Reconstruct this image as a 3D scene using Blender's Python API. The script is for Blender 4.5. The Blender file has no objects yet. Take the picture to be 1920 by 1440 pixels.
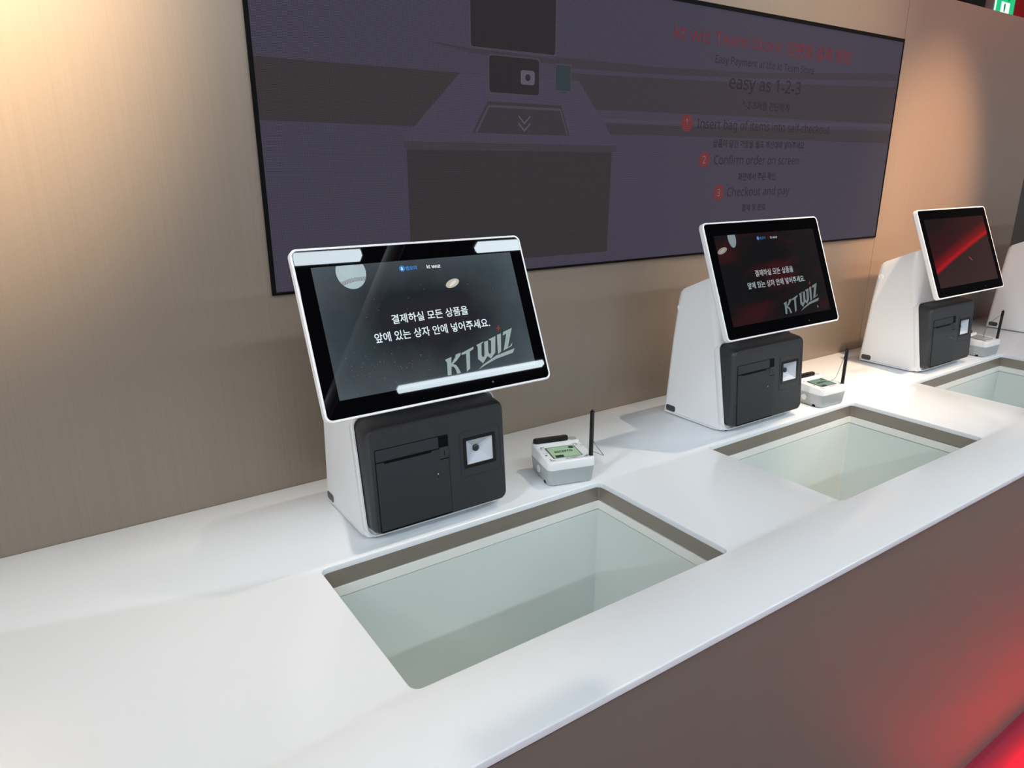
import bpy, bmesh, math, random
from mathutils import Matrix, Vector
random.seed(4)
sc = bpy.context.scene
COL = sc.collection
R = math.radians
TOP = 0.9026                       # height of the counter top over the floor

# ------------------------------------------------------------------ camera
cam_d = bpy.data.cameras.new('camera'); cam_d.sensor_fit = 'HORIZONTAL'
cam_d.sensor_width = 36.0; cam_d.lens = 36.0 * 1319.8 / 1920.0
cam_d.clip_start = 0.02; cam_d.clip_end = 60
cam = bpy.data.objects.new('camera', cam_d); COL.objects.link(cam)
cam.location = (0, 0, TOP + 0.66)
cam.rotation_euler = (R(90 - 17.0766), 0, R(-34.3105))
sc.camera = cam
sc.view_settings.view_transform = 'Standard'
sc.view_settings.look = 'None'
sc.view_settings.exposure = 0.0
sc.view_settings.gamma = 1.0
sc.view_settings.use_curve_mapping = False

# ------------------------------------------------------------------ world: dim room beyond
w = bpy.data.worlds.new('room'); sc.world = w; w.use_nodes = True
w.node_tree.nodes['Background'].inputs[0].default_value = (0.93, 0.95, 1.0, 1)
w.node_tree.nodes['Background'].inputs[1].default_value = 0.42

# ------------------------------------------------------------------ lamps (spot lamps of the shop ceiling, plus added fill spots)
def spot(loc, target, power, col, size, blend=0.8, rad=0.05):
    d = bpy.data.lights.new('spot_lamp', 'SPOT'); d.energy = power; d.color = col
    d.spot_size = R(size); d.spot_blend = blend; d.shadow_soft_size = rad
    o = bpy.data.objects.new('spot_lamp', d); COL.objects.link(o)
    o.location = (loc[0], loc[1], loc[2] + TOP)
    v = Vector((target[0] - loc[0], target[1] - loc[1], target[2] - loc[2]))
    o.rotation_euler = v.to_track_quat('-Z', 'Y').to_euler()
    return o
WARM = (1.0, 0.74, 0.47)
spot((-0.22, -0.5, 2.2), (-0.20, 1.42, 1.05), 1020, WARM, 30, 1.0)          # left lamp: wall pool
spot((-0.25, 0.6, 4.0), (-0.15, 1.0, 0.0), 250, (1.0, 0.92, 0.82), 27, 0.9)  # left lamp: counter
spot((2.87, -0.5, 2.2), (2.86, 1.42, 0.55), 700, (1.0, 0.56, 0.32), 25, 1.0) # right lamp: wall pool
spot((2.90, 0.6, 4.0), (1.50, 0.8, 0.0), 205, (1.0, 0.86, 0.70), 37, 0.6, 0.02)  # right lamp: counter
spot((1.9, -0.2, 4.0), (2.15, 1.42, 0.34), 860, (1.0, 0.72, 0.48), 25, 1.0)  # added warm wash to lift the wall around and below the video wall
spot((-2.2, -0.2, 2.6), (1.7, 1.15, 0.15), 250, (0.95, 0.97, 1.0), 34, 1.0, 0.25)  # added cool fill from the left, brightens the kiosk sides
spot((4.6, -0.9, 2.4), (2.3, 0.72, 0.0), 150, (0.90, 0.95, 1.0), 30, 1.0, 0.15)  # added cool fill for the right end of the countertop
d = bpy.data.lights.new('red_wash', 'AREA'); d.shape = 'RECTANGLE'; d.size = 3.1; d.size_y = 0.06   # red strip lamp washing the floor along the counter
d.energy = 17; d.color = (1.0, 0.03, 0.06); d.spread = R(4)
o = bpy.data.objects.new('red_wash', d); COL.objects.link(o); o.location = (3.3, 0.40, TOP + 2.6)
spot((5.5, -0.6, 2.0), (3.8, 1.42, 0.95), 60, (1.0, 0.22, 0.12), 46, 1.0)
spot((9.5, 2.6, 2.4), (10.5, 4.5, 2.2), 60, (1.0, 0.05, 0.05), 120, 1.0)
TUBE_STRENGTH = 49.0

# ------------------------------------------------------------------ materials
MATS = {}
def srgb(r, g, b):
    f = lambda c: (c / 255 / 12.92) if c <= 10 else ((c / 255 + 0.055) / 1.055) ** 2.4
    return (f(r), f(g), f(b), 1)
def mat(name, col, rough=0.5, metal=0.0, coat=0.0, spec=0.5, noise=None, emit=None, es=1.0, bump=None, crough=0.03):
    m = bpy.data.materials.new(name); m.use_nodes = True; nt = m.node_tree; b = nt.nodes['Principled BSDF']
    b.inputs['Base Color'].default_value = col
    b.inputs['Roughness'].default_value = rough
    b.inputs['Metallic'].default_value = metal
    b.inputs['Specular IOR Level'].default_value = spec
    b.inputs['Coat Weight'].default_value = coat
    b.inputs['Coat Roughness'].default_value = crough
    if emit:
        b.inputs['Emission Color'].default_value = emit; b.inputs['Emission Strength'].default_value = es
    if noise or bump:
        tc = nt.nodes.new('ShaderNodeTexCoord'); mp = nt.nodes.new('ShaderNodeMapping'); nz = nt.nodes.new('ShaderNodeTexNoise')
        nt.links.new(tc.outputs['Object'], mp.inputs[0]); nt.links.new(mp.outputs[0], nz.inputs['Vector'])
        scl = (noise or bump)[0]
        mp.inputs['Scale'].default_value = scl
        nz.inputs['Detail'].default_value = 4; nz.inputs['Scale'].default_value = 1
        if noise:
            amt = noise[1]
            mx = nt.nodes.new('ShaderNodeMix'); mx.data_type = 'RGBA'
            mx.inputs[6].default_value = [c * (1 - amt) for c in col[:3]] + [1]
            mx.inputs[7].default_value = [min(1, c * (1 + amt)) for c in col[:3]] + [1]
            nt.links.new(nz.outputs[0], mx.inputs[0]); nt.links.new(mx.outputs[2], b.inputs['Base Color'])
        if bump:
            bp = nt.nodes.new('ShaderNodeBump'); bp.inputs['Strength'].default_value = bump[1]; bp.inputs['Distance'].default_value = 0.001
            nt.links.new(nz.outputs[0], bp.inputs['Height']); nt.links.new(bp.outputs[0], b.inputs['Normal'])
    MATS[name] = m
    return m

M_wall = mat('brushed_taupe_metal', (0.275, 0.222, 0.176, 1), 0.42, 0.30, noise=((260, 260, 1.6), 0.10))
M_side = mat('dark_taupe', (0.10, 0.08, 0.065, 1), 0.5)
M_far = mat('red_wall', (0.42, 0.012, 0.02, 1), 0.7)
M_pillar = mat('dark_paint', (0.02, 0.012, 0.010, 1), 0.7)
M_ceil = mat('black_ceiling', (0.012, 0.012, 0.013, 1), 0.9)
M_floor = mat('red_floor', (0.36, 0.016, 0.045, 1), 0.45, noise=((60, 60, 60), 0.12))
M_stone = mat('white_solid_surface', (0.78, 0.81, 0.845, 1), 0.17, noise=((1.3, 1.3, 1.3), 0.025))
M_front = mat('taupe_laminate', (0.205, 0.19, 0.16, 1), 0.5, 0.1)
M_steel = mat('bronze_steel', (0.33, 0.285, 0.245, 1), 0.34, 0.5, noise=((3, 3, 90), 0.06))
M_liner = mat('white_gloss_board', (0.70, 0.755, 0.725, 1), 0.16)
M_ledge = mat('white_ledge', (0.86, 0.86, 0.82, 1), 0.25)
M_gap = mat('dark_gap', (0.004, 0.004, 0.005, 1), 0.7, spec=0.15)
M_white = mat('white_plastic', (0.86, 0.87, 0.88, 1), 0.32)
M_whiteb = mat('bright_white_plastic', (0.84, 0.85, 0.86, 1), 0.3)
M_greyp = mat('light_grey_plastic', (0.42, 0.45, 0.46, 1), 0.42)
M_dark = mat('charcoal_plastic', (0.030, 0.032, 0.036, 1), 0.42, bump=((900, 900, 900), 0.25))
M_dark2 = mat('charcoal_door', (0.024, 0.027, 0.031, 1), 0.45, bump=((900, 900, 900), 0.25))
M_black = mat('black_slot', (0.002, 0.002, 0.003, 1), 0.6, spec=0.12)
M_gblack = mat('glossy_black', (0.004, 0.004, 0.005, 1), 0.22)
M_glass = mat('black_screen_glass', (0.0015, 0.0015, 0.002, 1), 0.015, spec=0.20)
M_scan = mat('scanner_window', (0.50, 0.53, 0.58, 1), 0.4, emit=(0.62, 0.68, 0.75, 1), es=0.08)
M_lens = mat('scanner_lens', (0.02, 0.025, 0.022, 1), 0.3)
M_grille = mat('port_dark', (0.05, 0.055, 0.058, 1), 0.35)
M_lcd = mat('lcd_green', (0.30, 0.42, 0.28, 1), 0.2, emit=(0.25, 0.40, 0.26, 1), es=0.32)
M_lcd2 = mat('lcd_teal', (0.10, 0.20, 0.18, 1), 0.15, emit=(0.06, 0.15, 0.13, 1), es=0.3)
M_lcd3 = mat('lcd_pale', (0.36, 0.44, 0.44, 1), 0.12)
M_ink = mat('dark_ink', (0.02, 0.03, 0.035, 1), 0.4)
M_inkblue = mat('lcd_icon', (0.02, 0.05, 0.09, 1), 0.3)
M_ink2 = mat('grey_ink', (0.22, 0.23, 0.23, 1), 0.5)
M_tube = mat('tube_light', (0.9, 0.9, 0.9, 1), 0.5, emit=(0.80, 0.92, 1.0, 1), es=TUBE_STRENGTH)
M_house = mat('lamp_housing', (0.75, 0.75, 0.75, 1), 0.4)
M_pipe = mat('grey_pipe', (0.75, 0.73, 0.70, 1), 0.5)
M_frame = mat('black_frame', (0.003, 0.003, 0.003, 1), 0.6, spec=0.08)
M_signbox = mat('sign_box', (0.55, 0.30, 0.28, 1), 0.5)  # pinkish cast of the red room light is put into the base colour
M_green = mat('exit_green', (0.0, 0.25, 0.12, 1), 0.3, emit=srgb(30, 190, 120), es=1.0)
M_signw = mat('exit_white', (0.8, 0.9, 0.85, 1), 0.3, emit=(0.80, 1.0, 0.92, 1), es=1.1)
M_greend = mat('exit_dark_green', (0.0, 0.15, 0.07, 1), 0.3, emit=srgb(12, 120, 75), es=1.0)

def led(name, rgb, k=1.0):
    """LED wall pixel colour: dark matt face, glowing dots on a fine pitch"""
    m = bpy.data.materials.new(name); m.use_nodes = True; nt = m.node_tree; b = nt.nodes['Principled BSDF']
    b.inputs['Base Color'].default_value = (0.008, 0.008, 0.009, 1); b.inputs['Roughness'].default_value = 0.6; b.inputs['Specular IOR Level'].default_value = 0.08
    b.inputs['Emission Color'].default_value = srgb(*rgb)
    tc = nt.nodes.new('ShaderNodeTexCoord'); sx = nt.nodes.new('ShaderNodeSeparateXYZ'); nt.links.new(tc.outputs['Object'], sx.inputs[0])
    outs = []
    for ax in ('X', 'Z'):
        mu = nt.nodes.new('ShaderNodeMath'); mu.operation = 'MULTIPLY'; mu.inputs[1].default_value = 2 * math.pi / 0.0027
        sn = nt.nodes.new('ShaderNodeMath'); sn.operation = 'SINE'
        nt.links.new(sx.outputs[ax], mu.inputs[0]); nt.links.new(mu.outputs[0], sn.inputs[0])
        ma = nt.nodes.new('ShaderNodeMath'); ma.operation = 'MULTIPLY_ADD'; ma.inputs[1].default_value = 0.42; ma.inputs[2].default_value = 0.95
        nt.links.new(sn.outputs[0], ma.inputs[0]); outs.append(ma)
    pr = nt.nodes.new('ShaderNodeMath'); pr.operation = 'MULTIPLY'
    nt.links.new(outs[0].outputs[0], pr.inputs[0]); nt.links.new(outs[1].outputs[0], pr.inputs[1])
    ks = nt.nodes.new('ShaderNodeMath'); ks.operation = 'MULTIPLY'; ks.inputs[1].default_value = k
    nt.links.new(pr.outputs[0], ks.inputs[0]); nt.links.new(ks.outputs[0], b.inputs['Emission Strength'])
    MATS[name] = m
    return m
def lcd(name, rgb, k=1.0, base=(0.01, 0.011, 0.012, 1)):
    """pixel of a glossy touch screen"""
    return mat(name, base, 0.02, emit=srgb(*rgb), es=k, spec=0.20)

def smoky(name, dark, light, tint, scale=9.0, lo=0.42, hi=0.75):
    """dark smoky picture with a tinted cloud; paler borders are room-light scatter painted into emission"""
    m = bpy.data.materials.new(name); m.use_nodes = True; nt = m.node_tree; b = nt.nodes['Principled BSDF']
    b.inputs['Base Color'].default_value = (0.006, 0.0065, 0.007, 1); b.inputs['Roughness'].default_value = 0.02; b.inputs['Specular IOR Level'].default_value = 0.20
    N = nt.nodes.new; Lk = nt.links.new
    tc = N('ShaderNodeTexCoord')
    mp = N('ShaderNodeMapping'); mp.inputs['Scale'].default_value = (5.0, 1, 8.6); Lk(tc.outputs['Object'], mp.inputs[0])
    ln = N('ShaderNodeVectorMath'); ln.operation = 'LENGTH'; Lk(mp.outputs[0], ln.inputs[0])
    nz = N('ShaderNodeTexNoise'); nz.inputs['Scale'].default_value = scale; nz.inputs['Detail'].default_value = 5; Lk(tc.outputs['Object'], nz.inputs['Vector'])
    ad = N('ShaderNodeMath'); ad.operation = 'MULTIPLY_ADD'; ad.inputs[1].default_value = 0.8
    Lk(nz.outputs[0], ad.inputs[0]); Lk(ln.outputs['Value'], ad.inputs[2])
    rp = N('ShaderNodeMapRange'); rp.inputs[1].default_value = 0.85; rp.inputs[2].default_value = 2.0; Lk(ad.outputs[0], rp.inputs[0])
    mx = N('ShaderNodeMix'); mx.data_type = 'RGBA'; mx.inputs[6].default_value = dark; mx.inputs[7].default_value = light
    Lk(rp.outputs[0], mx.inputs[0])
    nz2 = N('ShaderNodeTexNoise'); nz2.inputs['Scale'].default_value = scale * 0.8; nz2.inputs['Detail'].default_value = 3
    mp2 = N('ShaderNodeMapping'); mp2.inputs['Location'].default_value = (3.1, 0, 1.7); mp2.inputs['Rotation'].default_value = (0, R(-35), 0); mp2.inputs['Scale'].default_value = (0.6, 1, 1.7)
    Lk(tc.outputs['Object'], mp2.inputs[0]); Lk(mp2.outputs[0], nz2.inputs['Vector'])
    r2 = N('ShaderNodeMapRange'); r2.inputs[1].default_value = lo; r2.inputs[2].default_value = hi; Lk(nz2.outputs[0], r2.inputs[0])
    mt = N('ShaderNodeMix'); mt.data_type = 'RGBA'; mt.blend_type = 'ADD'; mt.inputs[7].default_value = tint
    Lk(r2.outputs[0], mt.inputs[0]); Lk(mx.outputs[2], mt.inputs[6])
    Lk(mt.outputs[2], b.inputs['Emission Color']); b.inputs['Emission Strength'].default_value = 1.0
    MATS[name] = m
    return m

# ------------------------------------------------------------------ object helpers
def finish(name, bm, mats, parent=None, smooth=None, recalc=True):
    if recalc: bmesh.ops.recalc_face_normals(bm, faces=bm.faces)
    me = bpy.data.meshes.new(name); bm.to_mesh(me); bm.free()
    for m in (mats if isinstance(mats, (list, tuple)) else [mats]): me.materials.append(m)
    if smooth is not None:
        for p in me.polygons: p.use_smooth = True
        me.set_sharp_from_angle(angle=R(smooth))
        for p in me.polygons:
            if len(p.vertices) > 6: p.use_smooth = False
    o = bpy.data.objects.new(name, me); COL.objects.link(o)
    if parent: o.parent = parent
    return o
def tag(o, label, cat, group=None):
    o['label'] = label; o['category'] = cat
    if group: o['group'] = group
    return o
def struct(o):
    o['kind'] = 'structure'; return o
def empty(name, loc, rz=0.0):
    o = bpy.data.objects.new(name, None); COL.objects.link(o); o.empty_display_size = 0.1
    o.location = (loc[0], loc[1], loc[2] + TOP); o.rotation_euler = (0, 0, rz)
    return o
def copy_tree(o, parent=None):
    c = o.copy(); COL.objects.link(c)
    if parent: c.parent = parent
    for ch in list(o.children): copy_tree(ch, c)
    return c
def box(bm, x0, x1, y0, y1, z0, z1, mi=0):
    v = [bm.verts.new(p) for p in ((x0,y0,z0),(x1,y0,z0),(x1,y1,z0),(x0,y1,z0),(x0,y0,z1),(x1,y0,z1),(x1,y1,z1),(x0,y1,z1))]
    fs = [bm.faces.new([v[i] for i in q]) for q in ((0,3,2,1),(4,5,6,7),(0,1,5,4),(1,2,6,5),(2,3,7,6),(3,0,4,7))]
    for f in fs: f.material_index = mi
    return fs
def bevbox(bm, x0, x1, y0, y1, z0, z1, b=0.001, seg=2, mi=0):
    t = bmesh.new(); box(t, x0, x1, y0, y1, z0, z1)
    bmesh.ops.bevel(t, geom=list(t.edges), offset=b, segments=seg, profile=0.5, affect='EDGES')
    merge(bm, t, mi=mi)
def merge(bm, t, M=None, mi=None):
    me = bpy.data.meshes.new('tmp'); t.to_mesh(me); t.free()
    if M: me.transform(M)
    n = len(bm.faces); bm.from_mesh(me); bm.faces.ensure_lookup_table()
    if mi is not None:
        for f in bm.faces[n:]: f.material_index = mi
    bpy.data.meshes.remove(me)
def rrect(x0, x1, z0, z1, r, seg=5):
    """rounded rectangle, counter-clockwise (x, z)"""
    pts = []
    for cx, cz, a0 in ((x1 - r, z1 - r, 0), (x0 + r, z1 - r, 90), (x0 + r, z0 + r, 180), (x1 - r, z0 + r, 270)):
        for k in range(seg + 1):
            a = R(a0 + 90 * k / seg); pts.append((cx + r * math.cos(a), cz + r * math.sin(a)))
    return pts
def loft(bm, rings, cap0=True, cap1=True, mi=0):
    vr = [[bm.verts.new(p) for p in ring] for ring in rings]
    n = len(vr[0])
    for a, b in zip(vr, vr[1:]):
        for i in range(n):
            f = bm.faces.new((a[i], a[(i + 1) % n], b[(i + 1) % n], b[i])); f.material_index = mi
    if cap0: bm.faces.new(list(reversed(vr[0]))).material_index = mi
    if cap1: bm.faces.new(vr[-1]).material_index = mi
    return vr
def slab_xz(bm, x0, x1, z0, z1, r, yb, yf, bev=0.0008, mi=0, seg=4):
    """rounded plate in the XZ plane, back at yb, front at yf (yf < yb), softened front edge"""
    ring = lambda d, y: [(x, y, z) for x, z in rrect(x0 + d, x1 - d, z0 + d, z1 - d, max(r - d, 0.0002), seg)]
    loft(bm, [ring(0, yb), ring(0, yf + bev), ring(bev * 0.3, yf + bev * 0.3), ring(bev, yf)], mi=mi)
def slab_xy(bm, x0, x1, y0, y1, r, zb, zt, bev=0.001, mi=0, seg=5, ztop=None):
    """rounded plate lying flat, optional sloping top z = ztop(y)"""
    zt_ = (lambda y, dz: (ztop(y) if ztop else zt) - dz)
    ring = lambda d, dz: [(x, y, zt_(y, dz)) for x, y in rrect(x0 + d, x1 - d, y0 + d, y1 - d, max(r - d, 0.0002), seg)]
    loft(bm, [[(x, y, zb) for x, y in rrect(x0, x1, y0, y1, r, seg)], ring(0, bev), ring(bev * 0.3, bev * 0.3), ring(bev, 0)], mi=mi)
def tube(bm, pts, r, seg=8, mi=0):
    pts = [Vector(p) for p in pts]; rings = []
    for i, p in enumerate(pts):
        t = (pts[min(i + 1, len(pts) - 1)] - pts[max(i - 1, 0)]).normalized()
        u = t.orthogonal() if i == 0 else (pu - t * pu.dot(t)); u.normalize(); pu = u; v = t.cross(u)
        rings.append([p + r * (math.cos(2 * math.pi * k / seg) * u + math.sin(2 * math.pi * k / seg) * v) for k in range(seg)])
    loft(bm, rings, mi=mi)
def spline(pts, n=8):
    out = []; P = [Vector(p) for p in pts]; P = [P[0]] + P + [P[-1]]
    for i in range(1, len(P) - 2):
        for k in range(n):
            t = k / n; a, b, c, d = P[i - 1], P[i], P[i + 1], P[i + 2]
            out.append(0.5 * ((2 * b) + (c - a) * t + (2 * a - 5 * b + 4 * c - d) * t * t + (3 * b - a - 3 * c + d) * t ** 3))
    out.append(P[-2]); return out
def disc_y(bm, cx, cz, r, y, seg=24, mi=0, rz=None, rot=0.0):
    rz = r if rz is None else rz; ca, sa = math.cos(rot), math.sin(rot)
    f = bm.faces.new([bm.verts.new((cx + ca * r * math.cos(a) - sa * rz * math.sin(a), y, cz + sa * r * math.cos(a) + ca * rz * math.sin(a)))
                      for a in [2 * math.pi * k / seg for k in range(seg)]])
    f.material_index = mi; return f
def sans(s, heavy=False):
    """plain sans letter forms"""
    out = ''
    for c in s:
        if 'A' <= c <= 'Z': out += chr((0x1D5D4 if heavy else 0x1D5A0) + ord(c) - 65)
        elif 'a' <= c <= 'z': out += chr((0x1D5EE if heavy else 0x1D5BA) + ord(c) - 97)
        elif '0' <= c <= '9': out += chr((0x1D7EC if heavy else 0x1D7E2) + ord(c) - 48)
        else: out += c
    return out
def text_mesh(s, bold=0.0, heavy=False):
    s = sans(s, heavy)
    cu = bpy.data.curves.new('lettering', 'FONT'); cu.body = s; cu.resolution_u = 3; cu.offset = bold
    ob = bpy.data.objects.new('lettering', cu); COL.objects.link(ob)
    bpy.context.view_layer.update()
    dg = bpy.context.evaluated_depsgraph_get()
    me = bpy.data.meshes.new_from_object(ob.evaluated_get(dg))
    bpy.data.objects.remove(ob); bpy.data.curves.remove(cu)
    return me
class Pic:
    """flat picture lying in a vertical panel (x right, z up, facing -y): each layer a hair further out"""
    def __init__(s, eps=0.00012):
        s.bm = bmesh.new(); s.mats = []; s.eps = eps; s.k = 1
    def mi(s, m):
        if m not in s.mats: s.mats.append(m)
        return s.mats.index(m)
    def y(s, layer): return -s.eps * layer
    def poly(s, pts, m, layer=1):
        f = s.bm.faces.new([s.bm.verts.new((x, s.y(layer), z)) for x, z in pts]); f.material_index = s.mi(m)
    def rect(s, x0, x1, z0, z1, m, layer=1, r=0.0):
        s.poly(rrect(x0, x1, z0, z1, r, 4) if r else [(x0, z0), (x1, z0), (x1, z1), (x0, z1)], m, layer)
    def disc(s, x, z, r, m, layer=1, rz=None, rot=0.0, seg=28):
        disc_y(s.bm, x, z, r, s.y(layer), seg, s.mi(m), rz, rot)
    def text(s, t, x0, x1, z0, z1, m, layer=2, bold=0.0, mode='fit', slope=0.0):
        """lettering stretched to fill x0..x1 and z0..z1 (its own ink box)"""
        me = text_mesh(t, bold)
        xs = [v.co.x for v in me.vertices]; ys = [v.co.y for v in me.vertices]
        ax, bx, ay, by = min(xs), max(xs), min(ys), max(ys)
        kx = (x1 - x0) / (bx - ax); kz = (z1 - z0) / (by - ay)
        for v in me.vertices:
            X = x0 + (v.co.x - ax) * kx; Z = z0 + (v.co.y - ay) * kz
            v.co = (X, s.y(layer), Z + slope * (X - x0))
        n = len(s.bm.faces); s.bm.from_mesh(me); s.bm.faces.ensure_lookup_table(); i = s.mi(m)
        for f in s.bm.faces[n:]: f.material_index = i
        bpy.data.meshes.remove(me)
    def done(s, name, parent):
        for f in s.bm.faces:
            f.normal_update()
            if f.normal.y > 0: f.normal_flip()
        return finish(name, s.bm, s.mats, parent, recalc=False)

# ================================================================== SETTING
YW = 1.4192                                    # plane of the back wall
WT = 1.2309                                    # its top over the counter
def wbox(name, x0, x1, y0, y1, z0, z1, m):
    bm = bmesh.new(); box(bm, x0, x1, y0, y1, z0 + TOP, z1 + TOP); return struct(finish(name, bm, m))
wbox('wall_back', -2.6, 3.74, YW, YW + 0.12, -TOP, WT, M_wall)
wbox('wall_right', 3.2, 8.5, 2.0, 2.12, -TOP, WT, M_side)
wbox('wall_far', 2.0, 18.0, 4.5, 4.62, -TOP, 4.4, M_far)
wbox('floor', -6, 18, -6, 4.5, -TOP - 0.1, -TOP, M_floor)
wbox('ceiling', -9, 34, -15, 4.5, 4.4, 4.5, M_ceil)
wbox('trim_1', 2.5785, 2.5815, YW - 0.0012, YW + 0.001, -TOP, WT, M_wall)
wbox('shadow_edge_strip', 0.382, 0.385, YW - 0.0004, YW + 0.001, -TOP, 0.40, M_wall)  # strip standing in for the edge of the kiosk's shadow on the wall
bm = bmesh.new(); box(bm, 6.64, 7.02, 3.2, 3.5, 0, 4.4 + TOP)
tag(finish('pillar', bm, M_pillar), 'dark pillar rising behind the back wall, left of the green exit sign', 'pillar')

# ================================================================== COUNTER
YB, YF = 1.0636, 0.7085                        # back and front edges of the cut-outs
X1, OW, PITCH = 0.3261, 0.6322, 0.984
YE = 0.5585
HOLES = [(X1 + PITCH * k, X1 + PITCH * k + OW) for k in range(3)]
bm = bmesh.new()
TH, RB = 0.0117, 0.0025
def ringxy(x0, x1, y0, y1, r, z): return [bm.verts.new((x, y, z)) for x, y in rrect(x0, x1, y0, y1, r, 5)]
def bridge(a, b):
    n = len(a)
    for i in range(n): bm.faces.new((a[i], a[(i + 1) % n], b[(i + 1) % n], b[i]))
tops, bots = [], []
CX0, CX1 = -1.25, 4.7
for kind, (x0, x1, y0, y1, r) in [('o', (CX0, CX1, YE, YW - 0.0005, 0.004))] + [('h', (a, b, YF, YB, 0.014)) for a, b in HOLES]:
    s = -1 if kind == 'o' else 1
    rings = []
    for d, z in ((RB, 0), (RB * 0.3, -RB * 0.3), (0, -RB), (0, -TH)):
        e = d * s
        rings.append(ringxy(x0 - e, x1 + e, y0 - e, y1 + e, max(r + e, 0.001), z))
    for a, b in zip(rings, rings[1:]): bridge(a, b)
    tops.append(rings[0]); bots.append(rings[-1])
for loops in (tops, bots):
    es = []
    for L in loops:
        for i in range(len(L)):
            e = bm.edges.get((L[i], L[(i + 1) % len(L)]))
            es.append(e)
    bmesh.ops.triangle_fill(bm, use_beauty=True, use_dissolve=False, edges=es)
top = finish('countertop', bm, M_stone, smooth=50); top.location.z = TOP
tag(top, 'long glossy white countertop with rectangular cut-outs, running along the wall', 'countertop')

bm = bmesh.new()
A_, B_, F_, K_ = CX0 + 0.02, CX1 - 0.02, YE + 0.008, YW - 0.02
upr = [(A_, F_), (B_, F_), (B_, K_), (B_ - 0.02, K_), (B_ - 0.02, F_ + 0.02), (A_ + 0.02, F_ + 0.02), (A_ + 0.02, K_), (A_, K_)]
loft(bm, [[(x, y, -TOP) for x, y in upr], [(x, y, -TH) for x, y in upr]])
base = finish('counter_base', bm, M_front); base.location.z = TOP
tag(base, 'plain taupe counter front panel below the white countertop, glowing red near the floor', 'counter')

# ---- recessed bins
def make_bin():
    root = empty('recessed_bin', (X1, YF, -0.45))
    D = YB - YF; zo = 0.45
    def sheet(prof, r, name, m, floor=False):
        b = bmesh.new()
        rings = [[(x, y, z + zo) for x, y in rrect(d, OW - d, d, D - d, r if d >= 0 else r - d, 4)] for d, z in prof]
        loft(b, rings, cap0=False, cap1=floor)
        if not floor:
            pass
        return finish(name, b, m, root, smooth=35)
    # steel band, closed profile
    b = bmesh.new()
    prof = [(-0.010, -TH - 0.0003), (0.0005, -TH - 0.0003), (0.0005, -0.0425), (-0.010, -0.0425)]
    rings = [[(x, y, z + zo) for x, y in rrect(d, OW - d, d, D - d, 0.004, 4)] for d, z in prof]
    loft(b, rings + [rings[0]], cap0=False, cap1=False)
    bmesh.ops.remove_doubles(b, verts=b.verts, dist=1e-6)
    finish('steel_rim', b, M_steel, root, smooth=35)
    b = bmesh.new()
    prof = [(-0.012, -0.043), (-0.006, -0.043), (-0.006, -0.0452), (0.0012, -0.0452), (0.0012, -0.0645), (-0.003, -0.0645), (-0.003, -0.0655), (-0.012, -0.0655)]
    rings = [[(x, y, z + zo) for x, y in rrect(d, OW - d, d, D - d, 0.003, 3)] for d, z in prof]
    loft(b, rings + [rings[0]], cap0=False, cap1=False)
    bmesh.ops.remove_doubles(b, verts=b.verts, dist=1e-6)
    finish('ledge', b, M_ledge, root, smooth=30)
    b = bmesh.new()
    prof = [(-0.012, -0.0658), (-0.003, -0.0658), (-0.003, -0.0668), (0.0012, -0.0668), (0.0012, -0.43)]
    rings = [[(x, y, z + zo) for x, y in rrect(d, OW - d, d, D - d, 0.003, 3)] for d, z in prof]
    loft(b, rings, cap0=False, cap1=True)
    out = [[(x, y, z + zo) for x, y in rrect(d, OW - d, d, D - d, 0.003, 3)] for d, z in ((-0.012, -0.0658), (-0.012, -0.45))]
    loft(b, out, cap0=False, cap1=True)
    bmesh.ops.remove_doubles(b, verts=b.verts, dist=1e-6)
    finish('liner', b, M_liner, root, smooth=30)
    return root
bin0 = make_bin()
BINL = ['deep white recessed bin with steel rim, in front of the nearest kiosk',
        'deep white recessed bin with steel rim, in front of the middle kiosk',
        'white recessed bin with steel rim, cut off by the right picture edge']
for k in range(3):
    o = bin0 if k == 0 else copy_tree(bin0)
    o.location.x = X1 + PITCH * k
    tag(o, BINL[k], 'bin', 'bins sunk in the white countertop')

# ================================================================== LED WALL
XL, XR, ZB, ZT = 0.3907, 2.5744, 0.4166, 1.0762
vw = empty('video_wall', (XL, YW, ZB))
W_, H_ = XR - XL, ZT - ZB
bm = bmesh.new()
FR = 0.0065
for a in ((-0.001, FR, 0, H_), (W_ - FR * 0.6, W_ + 0.001, 0, H_), (FR, W_ - FR * 0.6, 0, FR * 0.9), (FR, W_ - FR * 0.6, H_ - FR * 1.6, H_)):
    box(bm, a[0], a[1], -0.006, -0.0004, a[2], a[3])
finish('frame', bm, M_frame, vw)
bm = bmesh.new(); box(bm, FR, W_ - FR * 0.6, -0.004, -0.0005, FR * 0.9, H_ - FR * 1.6)
L_bg = led('led_violet', (64, 59, 74)); finish('panel', bm, L_bg, vw)
L_dk = led('led_brown', (54, 48, 50)); L_dk2 = led('led_dim_violet', (58, 52, 60)); L_lt = led('led_pale', (70, 64, 76)); L_lt2 = led('led_pale_violet', (67, 61, 77))  # dim violet is a band colour of the picture itself
L_bk = led('led_black', (37, 33, 35)); L_bk2 = led('led_dark_box', (50, 45, 47)); L_ed = led('led_edge', (60, 53, 60))
L_ht = led('led_grey_square', (88, 82, 96)); L_gr = led('led_teal', (46, 54, 60)); L_red = led('led_red', (104, 40, 50)); L_red2 = led('led_red_disc', (106, 44, 48))
L_tx = led('led_text', (36, 30, 36)); L_tx2 = led('led_text_small', (36, 30, 36)); L_hole = led('led_hole', (54, 48, 54)); L_num = led('led_number', (112, 92, 98)); L_dks = led('led_brown_soft', (57, 51, 57))
pic = Pic(0.0001)
def P(pts): return [(x - XL, z - ZB) for x, z in pts]
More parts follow.
